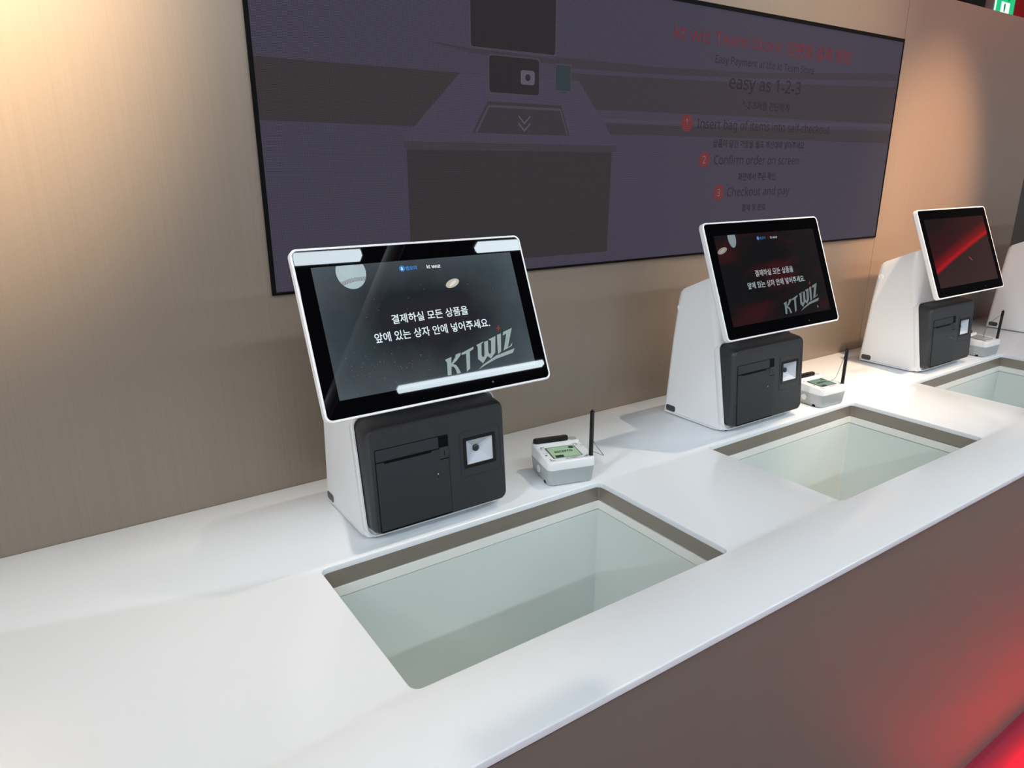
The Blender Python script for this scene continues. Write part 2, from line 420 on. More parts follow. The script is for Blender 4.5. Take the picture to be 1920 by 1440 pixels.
def clampx(pts): return P([(min(max(x, XL + FR), XR - 0.006), z) for x, z in pts])
# background shelf bands
pic.poly(clampx([(0.39, 0.854), (0.83, 0.8545), (1.16, 0.859), (1.16, 0.742), (0.39, 0.7445)]), L_dk, 1)
pic.poly(clampx([(1.085, 0.906), (1.40, 0.907), (1.81, 0.92), (2.591, 0.968), (2.591, 0.945), (1.81, 0.905), (1.40, 0.890), (1.085, 0.884)]), L_dk2, 1)
pic.poly(clampx([(1.10, 0.873), (1.40, 0.880), (1.81, 0.893), (2.591, 0.925), (2.591, 0.806), (1.407, 0.799), (1.218, 0.797)]), L_dks, 1)
pic.poly(clampx([(1.24, 0.777), (1.42, 0.778), (2.591, 0.806), (2.591, 0.795), (1.42, 0.770), (1.24, 0.769)]), L_lt, 1)
pic.poly(clampx([(1.25, 0.766), (1.42, 0.767), (2.591, 0.783), (2.591, 0.742), (1.42, 0.742), (1.26, 0.740)]), L_dks, 1)
pic.poly(clampx([(0.75, 0.911), (0.862, 0.896), (1.085, 0.890), (1.085, 0.902), (0.862, 0.905)]), L_dk2, 2)
# pictured counter with kiosk
pic.poly(P([(0.83, 0.854), (1.159, 0.859), (1.289, 0.714), (0.687, 0.714)]), L_lt2, 2)
pic.poly(P([(0.687, 0.7135), (1.289, 0.7135), (1.286, 0.698), (0.697, 0.697)]), L_ed, 3)
pic.poly(P([(0.697, 0.6965), (1.273, 0.698), (1.269, 0.449), (0.697, 0.449)]), L_bk2, 2)
pic.poly(rrect(0.856 - XL, 1.0895 - XL, 0.906 - ZB, 1.0645 - ZB, 0.006, 3), L_lt, 2)
pic.poly(rrect(0.859 - XL, 1.0865 - XL, 0.909 - ZB, 1.0635 - ZB, 0.006, 3), L_bk, 3)
pic.poly(rrect(0.902 - XL, 1.044 - XL, 0.817 - ZB, 0.898 - ZB, 0.008, 3), L_lt, 3)
pic.poly(rrect(0.905 - XL, 1.041 - XL, 0.820 - ZB, 0.8955 - ZB, 0.007, 3), L_bk, 4)
pic.poly(rrect(0.989 - XL, 1.0285 - XL, 0.841 - ZB, 0.871 - ZB, 0.006, 3), L_ht, 5)
pic.disc(1.009 - XL, 0.856 - ZB, 0.0072, L_bk, 6)
pic.poly(rrect(1.087 - XL, 1.136 - XL, 0.831 - ZB, 0.892 - ZB, 0.004, 3), L_lt, 3)
pic.poly(rrect(1.0895 - XL, 1.1335 - XL, 0.834 - ZB, 0.8895 - ZB, 0.003, 3), L_gr, 4)
pic.rect(1.102 - XL, 1.120 - XL, 0.829 - ZB, 0.831 - ZB, L_dk, 4)
pic.poly(P([(0.900, 0.801), (1.107, 0.801), (1.134, 0.734), (0.859, 0.734)]), L_dk, 3)
pic.poly(P([(0.902, 0.7945), (1.106, 0.7945), (1.129, 0.735), (0.866, 0.735)]), L_lt, 4)
pic.poly(P([(0.9045, 0.789), (1.1035, 0.789), (1.125, 0.735), (0.872, 0.735)]), L_hole, 5)
for i, z in enumerate((0.776, 0.760, 0.744)):
    h = 0.016 if i < 2 else 0.006
    for s in (-1, 1):
        a = (1.0 + s * 0.017, z); b_ = (1.0 + s * (0.017 - 0.017 * h / 0.016), z - h)
        pic.poly(P([a, b_, (b_[0], b_[1] - 0.004 if i < 2 else b_[1]), (a[0], a[1] - 0.004)]), L_ht if i < 2 else L_lt, 6)
# lettering
def T(t, x0, x1, z0, z1, m, bold=0.0): pic.text(t, x0 - XL, x1 - XL, z0 - ZB, z1 - ZB, m, 4, bold)
T('kt wiz Team Store', 1.472, 1.916, 0.9795, 1.0135, L_red, 0.010)
T('간편한 결제 방법', 1.940, 2.271, 0.974, 1.0145, L_red, 0.022)
T('Easy Payment at the kt Team Store', 1.636, 2.087, 0.9285, 0.9545, L_tx, 0.0)
T('easy as 1-2-3', 1.701, 2.030, 0.8615, 0.9085, L_tx, 0.006)
T('1-2-3처럼 간단하게', 1.765, 1.984, 0.8215, 0.845, L_tx2, 0.012)
T('Insert bag of items into self-checkout', 1.582, 2.206, 0.7565, 0.7905, L_tx, 0.0)
T('상품이 담긴 가방을 셀프 계산대에 넣어주세요', 1.653, 2.080, 0.7155, 0.7375, L_tx2, 0.014)
T('Confirm order on screen', 1.663, 2.062, 0.6695, 0.6955, L_tx, 0.0)
T('화면에서 주문 확인', 1.774, 1.952, 0.6235, 0.6465, L_tx2, 0.014)
T('Checkout and pay', 1.731, 2.030, 0.5715, 0.605, L_tx, 0.0)
T('결제 및 완료', 1.804, 1.918, 0.534, 0.5555, L_tx2, 0.014)
for n_, x, z in (('1', 1.541, 0.777), ('2', 1.622, 0.682), ('3', 1.694, 0.591)):
    pic.disc(x - XL, z - ZB, 0.0225, L_red2, 3)
    pic.text(n_, x - XL - (0.0050 if n_ == '1' else 0.0065), x - XL + (0.0025 if n_ == '1' else 0.0065), z - ZB - 0.0105, z - ZB + 0.0105, L_num, 4, 0.008)
o = pic.done('screen_picture', vw); o.location.y = -0.0041
tag(vw, 'wide dim violet video wall showing checkout steps in red and black lettering', 'screen')

# ================================================================== SELF-CHECKOUT KIOSK
def kiosk():
    root = empty('checkout_kiosk', (0.447, 1.11, 0))
    # ---- white body, lofted
    bm = bmesh.new(); XA, XB = -0.0165, 0.2845
    def ring(z, yf, yb, rf, rb, dx=0.0, slope=0.0):
        pts = []
        spec = ((XB - dx, yb, -1, -1, rb, 0), (XA + dx, yb, 1, -1, rb, 90), (XA + dx, yf, 1, 1, rf, 180), (XB - dx, yf, -1, 1, rf, 270))
        for cx, cy, sx, sy, r, a0 in spec:
            for k in range(6):
                a = R(a0 + 18 * k); y = cy + sy * r + r * math.sin(a)
                pts.append((cx + sx * r + r * math.cos(a), y, z + slope * max(0, yb - y)))
        return pts
    def yfr(z): return -0.004 + (z - 0.018) * 0.039 / 0.210 if z < 0.228 else 0.035 + (z - 0.228) * 0.06
    def ybk(z): return 0.206 - (z - 0.01) * 0.0225 / 0.33
    rings = [ring(0.006, yfr(0.006) + 0.002, ybk(0.006) - 0.004, 0.010, 0.010, 0.003), ring(0.010, yfr(0.01), ybk(0.01), 0.011, 0.012)]
    for z in (0.06, 0.12, 0.18, 0.222): rings.append(ring(z, yfr(z), ybk(z), 0.011, 0.014))
    rings.append(ring(0.236, yfr(0.236), ybk(0.236), 0.013, 0.015))
    rings.append(ring(0.28, yfr(0.28), ybk(0.28), 0.026, 0.018))
    rings.append(ring(0.322, yfr(0.322), ybk(0.322), 0.036, 0.020))
    S_ = 0.47
    rings.append(ring(0.3405, yfr(0.35), ybk(0.335) - 0.002, 0.040, 0.022, 0.0005, S_ * 0.97))
    rings.append(ring(0.3485, yfr(0.36) + 0.001, ybk(0.34) - 0.0075, 0.041, 0.022, 0.003, S_))
    rings.append(ring(0.3525, yfr(0.36) + 0.004, ybk(0.34) - 0.0155, 0.041, 0.021, 0.009, S_))
    loft(bm, rings)
    body = finish('body', bm, M_white, root, smooth=32)
    # ---- front rim frame around the dark front (sits on the slanted front)
    a = math.atan2(0.039, 0.210)
    def onface(x, z, d): # point on slanted front plane, d outwards
        y = -0.004 + (z - 0.018) * 0.039 / 0.210
        return (x, y - d * math.cos(a), z + d * math.sin(a))
    bm = bmesh.new()
    prof = [(0.0005, -0.0125), (-0.0005, -0.0120), (-0.0009, -0.0112), (-0.0012, 0.0025), (-0.0005, 0.0045), (0.0025, 0.0048), (0.0032, 0.0005), (0.0032, -0.0125)]
    rr = [[onface(x, z, d) for x, z in rrect(XA + e, XB - e, 0.0075 + e, 0.234 - e, 0.021 - e, 6)] for e, d in prof]
    loft(bm, rr + [rr[0]], cap0=False, cap1=False); bmesh.ops.remove_doubles(bm, verts=bm.verts, dist=1e-6)
    finish('front_rim', bm, M_whiteb, root, smooth=40)
    # ---- base plate and feet
    bm = bmesh.new(); slab_xy(bm, XA + 0.001, XB - 0.001, 0.012, 0.2085, 0.012, 0.0035, 0.0062, 0.0006)
    finish('base_plate', bm, M_white, root, smooth=40)
    for x in (0.004, 0.235):
        for y in (0.001, 0.175):
            bm = bmesh.new(); bevbox(bm, x, x + 0.03, y, y + 0.02, 0, 0.0062, 0.0008, 1)
            finish('rubber_foot', bm, M_black, root)
    # ---- side port, power button
    bm = bmesh.new()
    t = bmesh.new(); slab_xz(t, 0.160, 0.194, 0.010, 0.027, 0.006, 0.0004, -0.0006, 0.0003, seg=4)
    merge(bm, t, Matrix.Translation((XA, 0, 0)) @ Matrix.Rotation(R(-90), 4, 'Z') @ Matrix.Scale(-1, 4, (1, 0, 0)))
    port = finish('side_port', bm, M_grille, root)
    bm = bmesh.new(); rr = []
    for r, d in ((0.0085, 0), (0.0085, -0.0008), (0.0078, -0.0012), (0.0072, -0.0006), (0.0066, -0.0006), (0.006, -0.0011), (0.001, -0.0012)):
        rr.append([(XA + d, 0.168 + r * math.cos(q), 0.304 + r * math.sin(q)) for q in [2 * math.pi * k / 24 for k in range(24)]])
    loft(bm, rr, cap0=False); finish('power_button', bm, M_whiteb, root, smooth=30)
    # ---- dark printer front
    FX0, FX1, FZ0, FZ1 = -0.0125, 0.2805, 0.0175, 0.2285
    def fy(z): return -0.031 + (z - 0.035) * 0.015 / 0.187      # plane of the dark face
    def faceplane(x, z, d): return (x, fy(z) + d, z)
    HX0, HX1, HZ0, HZ1 = 0.1885, 0.2485, 0.1105, 0.1595       # scanner window opening
    bm = bmesh.new()
    rings = [[onface(x, z, 0.0008) for x, z in rrect(FX0, FX1, FZ0, FZ1, 0.019, 6)]]
    rings.append([onface(x, z, 0.004) for x, z in rrect(FX0, FX1, FZ0, FZ1, 0.019, 6)])
    rings.append([faceplane(x, z, 0.0105) for x, z in rrect(FX0 + 0.0005, FX1 - 0.0005, FZ0 + 0.001, FZ1 - 0.004, 0.019, 6)])
    rings.append([faceplane(x, z, 0.0075) for x, z in rrect(FX0 + 0.0012, FX1 - 0.0012, FZ0 + 0.0018, FZ1 - 0.0045, 0.0185, 6)])
    rings.append([faceplane(x, z, 0.0012) for x, z in rrect(FX0 + 0.0055, FX1 - 0.0050, FZ0 + 0.0045, FZ1 - 0.0075, 0.015, 6)])
    rings.append([faceplane(x, z, 0.0) for x, z in rrect(FX0 + 0.0072, FX1 - 0.0065, FZ0 + 0.0058, FZ1 - 0.0085, 0.014, 6)])
    vr = loft(bm, rings, cap0=True, cap1=False)
    hole = [bm.verts.new(faceplane(x, z, 0)) for x, z in ((HX0, HZ0), (HX1, HZ0), (HX1, HZ1), (HX0, HZ1))]
    he = [bm.edges.new((hole[i], hole[(i + 1) % 4])) for i in range(4)]
    oe = [bm.edges.get((vr[-1][i], vr[-1][(i + 1) % len(vr[-1])])) for i in range(len(vr[-1]))]
    n0 = len(bm.faces); bmesh.ops.triangle_fill(bm, use_beauty=True, edges=oe + he)
    front = finish('printer_front', bm, M_dark, root, smooth=25)
    for q_ in list(front.data.polygons)[n0:]: q_.use_smooth = False
    # plates lying on the dark face are built in face space (x, y out of face, z) then sheared on to it
    def shear(b):
        for v in b.verts: v.co.y += fy(v.co.z)
    def fslab(x0, x1, z0, z1, r, h, bev, name, m, parent, h0=0.0):
        b = bmesh.new(); slab_xz(b, x0, x1, z0, z1, r, -h0, -h, bev); shear(b); return finish(name, b, m, parent, smooth=30)
    fslab(0.0015, 0.1505, 0.0235, 0.1815, 0.003, 0.0004, 0.0001, 'door_gap', M_gap, front, -0.002)
    fslab(0.0027, 0.1490, 0.0275, 0.1562, 0.0008, 0.0022, 0.0005, 'printer_door', M_dark2, root, 0.0)
    fslab(0.0027, 0.1292, 0.1585, 0.1803, 0.0025, 0.0017, 0.0005, 'printer_lid', M_dark2, root, 0.0)
    fslab(0.0180, 0.1130, 0.1542, 0.1592, 0.0008, 0.0028, 0.0003, 'paper_slot', M_black, root, 0.0)
    lt = fslab(0.1302, 0.1490, 0.1375, 0.1585, 0.0006, 0.0030, 0.0005, 'door_latch', M_dark, root, 0.0)
    fslab(0.1300, 0.1490, 0.1600, 0.1780, 0.0006, 0.0008, 0.0002, 'latch_recess', M_black, lt, 0.0)
    b = bmesh.new(); box(b, 0.1392, 0.1404, -0.0033, -0.0028, 0.1425, 0.1520); box(b, 0.1302, 0.1490, -0.0028, -0.0005, 0.1358, 0.1373); shear(b); finish('latch_mark', b, M_black, lt)
    b = bmesh.new(); disc_y(b, 0.124, 0.1095, 0.0012, -0.00235, 12); shear(b); finish('indicator_light', b, M_whiteb, root)
    b = bmesh.new(); disc_y(b, 0.124, 0.1035, 0.0012, -0.00235, 12); shear(b); finish('indicator_hole', b, M_black, root)
    # scanner plate: a raised line round it, bezel, recessed pyramid window, lens
    b = bmesh.new()
    for e0, e1 in ((0.0, 0.0008),):
        o_ = rrect(0.1745 + e0, 0.2665 - e0, 0.0865 + e0, 0.1785 - e0, 0.006, 4); i_ = rrect(0.1745 + e1, 0.2665 - e1, 0.0865 + e1, 0.1785 - e1, 0.0055, 4)
        loft(b, [[(x, 0.0, z) for x, z in o_], [(x, -0.0007, z) for x, z in o_], [(x, -0.0007, z) for x, z in i_], [(x, 0.0, z) for x, z in i_]], cap0=False, cap1=False)
    shear(b); sp = finish('scanner_surround', b, M_dark, root)
    b = bmesh.new()
    o_ = rrect(0.1825, 0.2545, 0.1045, 0.1655, 0.003, 4); i_ = rrect(HX0 + 0.0003, HX1 - 0.0003, HZ0 + 0.0003, HZ1 - 0.0003, 0.0008, 4)
    loft(b, [[(x, 0.0005, z) for x, z in o_], [(x, -0.0012, z) for x, z in o_], [(x, -0.0012, z) for x, z in i_], [(x, 0.002, z) for x, z in i_]], cap0=False, cap1=False)
    shear(b); sb = finish('scanner_bezel', b, M_gblack, root)
    b = bmesh.new(); cx, cz = (HX0 + HX1) / 2, (HZ0 + HZ1) / 2
    q0 = [b.verts.new((x, 0.0005, z)) for x, z in ((HX0, HZ0), (HX1, HZ0), (HX1, HZ1), (HX0, HZ1))]
    q1 = [b.verts.new((x, 0.0165, z)) for x, z in ((cx - .006, cz - .005), (cx + .006, cz - .005), (cx + .006, cz + .005), (cx - .006, cz + .005))]
    for i in range(4): b.faces.new((q0[i], q0[(i + 1) % 4], q1[(i + 1) % 4], q1[i]))
    b.faces.new(q1); shear(b); finish('scanner_window', b, M_scan, sb, recalc=True)
    b = bmesh.new(); rr = [[(cx + r * math.cos(q), y, cz + r * math.sin(q)) for q in [2 * math.pi * k / 24 for k in range(24)]] for r, y in ((0.0068, 0.0165), (0.0068, 0.0135), (0.006, 0.0125), (0.003, 0.0118), (0.0005, 0.0116))]
    loft(b, rr, cap0=False); shear(b); finish('scanner_lens', b, M_lens, sb, smooth=40)
    # ---- monitor
    bm = bmesh.new(); HW, HH = 0.2275, 0.1445
    def mr(e, y, r): return [(x, y, z) for x, z in rrect(-HW + e, HW - e, -HH + e, HH - e, r, 7)]
    rings = [mr(0.075, 0.026, 0.02), mr(0.055, 0.0255, 0.02), mr(0.010, 0.0175, 0.012), mr(0.0025, 0.0150, 0.012), mr(0.0, 0.012, 0.0125), mr(0.0, 0.0012, 0.0125), mr(0.0008, 0.0, 0.012), mr(0.0036, 0.0, 0.0095), mr(0.0042, 0.0008, 0.009)]
    loft(bm, rings)
    mon = finish('monitor', bm, M_whiteb, root, smooth=32)
    mon.location = (0.124, -0.013, 0.401); mon.rotation_euler = (R(-22.9), 0, 0)
    bm = bmesh.new(); loft(bm, [mr(0.0042, 0.0007, 0.009), mr(0.0042, 0.0001, 0.009), mr(0.0046, -0.0001, 0.0088)], cap0=False)
    finish('screen_glass', bm, M_glass, mon, smooth=20)
    bm = bmesh.new(); disc_y(bm, 0.095, -0.129, 0.0022, -0.00025, 16); finish('camera_dot', bm, M_lens, mon)
    # neck joining monitor and body
    bm = bmesh.new(); bevbox(bm, 0.075, 0.193, 0.006, 0.055, 0.335, 0.400, 0.006, 3)
    t = bm
    finish('hinge_neck', bm, M_white, root, smooth=40)
    return root
K0 = kiosk()
KL = ['white self-checkout kiosk nearest the camera, its dark screen crossed by bright lamp reflections',
      'middle white self-checkout kiosk, black screen with white text and a slanted grey logo',
      'third white self-checkout kiosk, a red streak crossing its screen',
      'farthest white self-checkout kiosk, only its side showing at the right picture edge']
KI = [K0] + [copy_tree(K0) for _ in range(3)]
for k, o in enumerate(KI):
    o.location.x = 0.447 + PITCH * k
    tag(o, KL[k], 'kiosk', 'self-checkout kiosks along the white counter')
def monitor_of(o): return [c for c in o.children if c.name.split('.')[0] == 'monitor'][0]
monitor_of(K0).location.x = 0.130; monitor_of(K0).rotation_euler = (R(-22.9), 0, R(0.5))
monitor_of(KI[1]).rotation_euler = (R(-21.8), 0, 0)

# ---- what the screens show
AW, AH = 0.1978, 0.1113
S_sm1 = smoky('screen_smoke_scatter', srgb(26, 31, 38), srgb(78, 92, 98), (0.010, 0.0, 0.001, 1), 9.0)  # smoke, with scattered room light painted in as the paler border tone
S_sm2 = smoky('screen_red_smoke', srgb(7, 4, 5), srgb(12, 8, 10), (0.050, 0.001, 0.003, 1), 9.0, 0.50, 0.80)
def shade_ball(name, c0, c1):
    m = mat(name, (0.01, 0.01, 0.01, 1), 0.02, spec=0.20); nt = m.node_tree; b = nt.nodes['Principled BSDF']
    tc = nt.nodes.new('ShaderNodeTexCoord'); nz = nt.nodes.new('ShaderNodeTexNoise'); nz.inputs['Scale'].default_value = 25
    mx = nt.nodes.new('ShaderNodeMix'); mx.data_type = 'RGBA'; mx.inputs[6].default_value = c0; mx.inputs[7].default_value = c1
    nt.links.new(tc.outputs['Object'], nz.inputs['Vector']); nt.links.new(nz.outputs[0], mx.inputs[0]); nt.links.new(mx.outputs[2], b.inputs['Emission Color'])
    b.inputs['Emission Strength'].default_value = 1; return m
def mm(pts): return [(x / 1000, z / 1000) for x, z in pts]
LOGO_K = [(7, -74.1), (21.2, -70.7), (17.6, -83.1), (28.4, -72.7), (30.6, -68), (42, -65.9), (39.8, -70.7), (29.9, -79), (20.9, -84), (26.6, -86.3), (29.8, -91.9), (33, -102.1), (25.1, -102.6), (23.9, -92.8), (20.8, -88.6), (16.8, -88.4), (13.3, -102.6), (5.7, -102.2), (9.8, -79.6)]
LOGO_T = [(41.9, -70.6), (44, -66.7), (70.8, -58.8), (69.1, -63.3), (60.8, -66.8), (53.6, -97.5), (45.5, -102.2), (52.2, -69.3)]
LOGO_W = [(77.2, -56.9), (94.7, -52.2), (88.6, -56.6), (83.5, -76.7), (84.6, -80.6), (87.9, -80.7), (90, -76.7), (95.3, -53.2), (104, -52.1), (99.3, -73.3), (101.2, -77.9), (104.9, -75.5), (110.6, -53.4), (105, -50.3), (122.2, -45.9), (113.7, -76.4), (101.8, -86.1), (95.6, -80.4), (82.8, -92.2), (74.3, -82.9), (79.2, -61)]
LOGO_I = [(126, -44.4), (135.5, -42.3), (127.1, -76.4), (118.8, -80.5)]
LOGO_Z = [(138.2, -47), (141, -40.6), (162.4, -35.3), (143.9, -70.6), (150.8, -68.1), (156.2, -63.1), (153.5, -69), (133, -75.3), (147.3, -44.8)]
LOGO_S = [(69.9, -102.4), (82.7, -94.5), (114.4, -82.2), (158.3, -74.6), (152.2, -82.4), (112.9, -88.2), (86.6, -96.1)]
LOGO_STAR = [(134.2, -25.7), (134.6, -30.6), (138.1, -32.5), (133.8, -33.9), (130.3, -38.7), (130, -33.4), (126.8, -32.5), (130.8, -30.1)]
def show_message(mon, dim, bg, ball2):
    c = lambda r, g, b: lcd('lit_%d_%d_%d_%d' % (r, g, b, dim * 100), (int(r * dim), int(g * dim), int(b * dim)))
    p = Pic(0.00004)
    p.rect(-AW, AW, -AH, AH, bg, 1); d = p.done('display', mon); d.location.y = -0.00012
    p = Pic(0.00004)
    white = c(226, 240, 246); grey = c(150, 166, 166); blue = c(50, 130, 205); dull = c(70, 78, 84); red = c(128, 50, 46)
    p.text('결제하실 모든 상품을', -0.0770, 0.0760, 0.0015, 0.0180, white, 3, 0.012)
    p.text('앞에 있는 상자 안에 넣어주세요.', -0.1150, 0.1160, -0.0270, -0.0100, white, 3, 0.012)
    p.done('message_text', mon).location.y = -0.00012
    p = Pic(0.00004)
    p.disc(-0.0365, 0.0973, 0.0054, blue, 3); p.text('&', -0.0388, -0.0340, 0.0945, 0.1000, white, 4, 0.02)
    p.text('앤오더', -0.0300, -0.0075, 0.0932, 0.1008, blue, 3, 0.035)
    for s in (-1, 1): p.poly([(0.001, 0.0967 - s * 0.002), (0.0014, 0.0967 - s * 0.0022), (0.005, 0.0967 + s * 0.002), (0.0046, 0.0967 + s * 0.0022)], dull, 3)
    p.text('kt', 0.0122, 0.0192, 0.0935, 0.1005, white, 3, 0.025); p.text('wız', 0.0215, 0.0400, 0.0935, 0.0985, white, 3, 0.025)
    p.poly(mm([(32, 101.5), (34, 103.2), (36, 102.4), (34.6, 100.4)]), red, 3)
    p.done('header_marks', mon).location.y = -0.00012
    p = Pic(0.00004)
    for q in (LOGO_K, LOGO_T, LOGO_W, LOGO_I, LOGO_Z, LOGO_S): p.poly(mm(q), grey, 3)
    p.poly(mm(LOGO_STAR), red, 3)
    if dim < 0.9: p.rect(0.143, 0.147, -0.1, -0.094, grey, 3)
    p.done('team_logo', mon).location.y = -0.00012
    p = Pic(0.00004)
    ball = shade_ball('ball_%d' % (dim * 100), srgb(*[int(v * dim) for v in (150, 172, 178)]), srgb(*[int(v * dim) for v in (186, 204, 208)])); st = c(96, 52, 56)
    cx, cz, rx, rz = (-0.131, 0.0985, 0.0265, 0.0290) if dim > 0.9 else (-0.1345, 0.104, 0.0145, 0.025)
    pts = [(cx + rx * math.cos(a), min(cz + rz * math.sin(a), AH - 0.0004)) for a in [2 * math.pi * k / 48 for k in range(48)]]
    p.poly(pts, ball, 3)
    if dim > 0.9:
        for k in range(22):
            u = k / 21; x = -0.1505 + 0.0435 * u; z = 0.0800 + 0.0053 * math.sin(min(1, u * 1.15) * math.pi * 0.62) + 0.0006 * u
            for s in (-1, 1): p.poly([(x, z), (x + 0.0008, z), (x - 0.0002, z + s * 0.0036), (x - 0.0010, z + s * 0.0036)], st, 4)
        for k in range(6):
            x = -0.121 + 0.0016 * k; p.poly([(x, 0.1108), (x + 0.0006, 0.1108), (x + 0.0004, 0.1093), (x, 0.1093)], st, 4)
    p.done('baseball_picture', mon).location.y = -0.00012
    p = Pic(0.00004)
    p.disc(*ball2[:2], ball2[2], c(190, 184, 172), 3, rz=ball2[3], rot=R(ball2[4]))
    p.disc(ball2[0] + 0.001, ball2[1], ball2[2] * 0.62, c(222, 216, 204), 4, rz=ball2[3] * 0.35, rot=R(ball2[4] + 12))
    p.done('flying_ball_picture', mon).location.y = -0.00012
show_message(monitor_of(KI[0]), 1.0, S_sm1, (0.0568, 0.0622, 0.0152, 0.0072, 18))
p = Pic(0.00004); sp_ = lcd('lit_dust', (128, 144, 150)); rd = random.Random(7)
for _ in range(95):                                          # dust specks on the glass of the nearest kiosk
    if rd.random() < 0.75: x, z = rd.uniform(-0.175, -0.02), rd.gauss(-0.07, 0.018)
    else: x, z = rd.uniform(-0.15, 0.19), rd.uniform(-0.1, 0.08)
    if abs(x) < AW - 0.003 and abs(z) < AH - 0.003: p.disc(x, z, rd.uniform(0.00022, 0.00062), sp_, 5, seg=6)
o = p.done('dust', monitor_of(KI[0])); o.location.y = -0.00012; o['kind'] = 'stuff'
show_message(monitor_of(KI[1]), 0.72, S_sm2, (-0.178, 0.0740, 0.0185, 0.0070, 16))
# third kiosk: red streak; brown below it is the room's reflection painted into emission
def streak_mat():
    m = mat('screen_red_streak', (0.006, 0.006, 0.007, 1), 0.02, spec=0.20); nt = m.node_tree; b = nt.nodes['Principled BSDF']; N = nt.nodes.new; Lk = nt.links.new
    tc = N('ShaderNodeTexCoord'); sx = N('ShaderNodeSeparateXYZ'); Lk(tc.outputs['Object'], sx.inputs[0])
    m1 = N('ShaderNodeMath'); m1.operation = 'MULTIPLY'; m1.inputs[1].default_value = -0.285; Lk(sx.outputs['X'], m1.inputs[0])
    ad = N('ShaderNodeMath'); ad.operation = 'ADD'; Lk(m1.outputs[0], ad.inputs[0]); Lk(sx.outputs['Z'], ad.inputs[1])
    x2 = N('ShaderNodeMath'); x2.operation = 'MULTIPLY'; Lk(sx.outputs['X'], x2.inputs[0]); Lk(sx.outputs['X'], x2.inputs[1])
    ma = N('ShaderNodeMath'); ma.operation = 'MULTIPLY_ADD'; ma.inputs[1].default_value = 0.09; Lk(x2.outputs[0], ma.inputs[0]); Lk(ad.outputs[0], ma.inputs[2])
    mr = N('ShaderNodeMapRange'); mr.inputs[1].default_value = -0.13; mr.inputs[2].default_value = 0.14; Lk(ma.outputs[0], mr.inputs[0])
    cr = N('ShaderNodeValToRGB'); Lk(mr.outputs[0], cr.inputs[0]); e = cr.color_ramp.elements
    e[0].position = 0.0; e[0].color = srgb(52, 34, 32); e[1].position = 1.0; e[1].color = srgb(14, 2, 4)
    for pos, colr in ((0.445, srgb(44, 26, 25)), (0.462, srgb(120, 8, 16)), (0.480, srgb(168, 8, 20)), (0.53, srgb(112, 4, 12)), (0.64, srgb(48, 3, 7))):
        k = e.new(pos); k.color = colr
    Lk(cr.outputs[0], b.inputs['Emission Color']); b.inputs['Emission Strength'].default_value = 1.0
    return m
mon3 = monitor_of(KI[2]); p = Pic(0.00004); p.rect(-AW, AW, -AH, AH, streak_mat(), 1); p.done('display', mon3).location.y = -0.00012
p = Pic(0.00004); p.poly(mm([(29, -22), (36, -25), (42, -30), (52, -38), (44, -36), (35, -29)]), lcd('lit_salmon', (140, 70, 64)), 3); p.done('picture_mark', mon3).location.y = -0.00012
p = Pic(0.00004); p.rect(-AW, AW, -AH, AH, S_sm2, 1); p.done('display', monitor_of(KI[3])).location.y = -0.00012

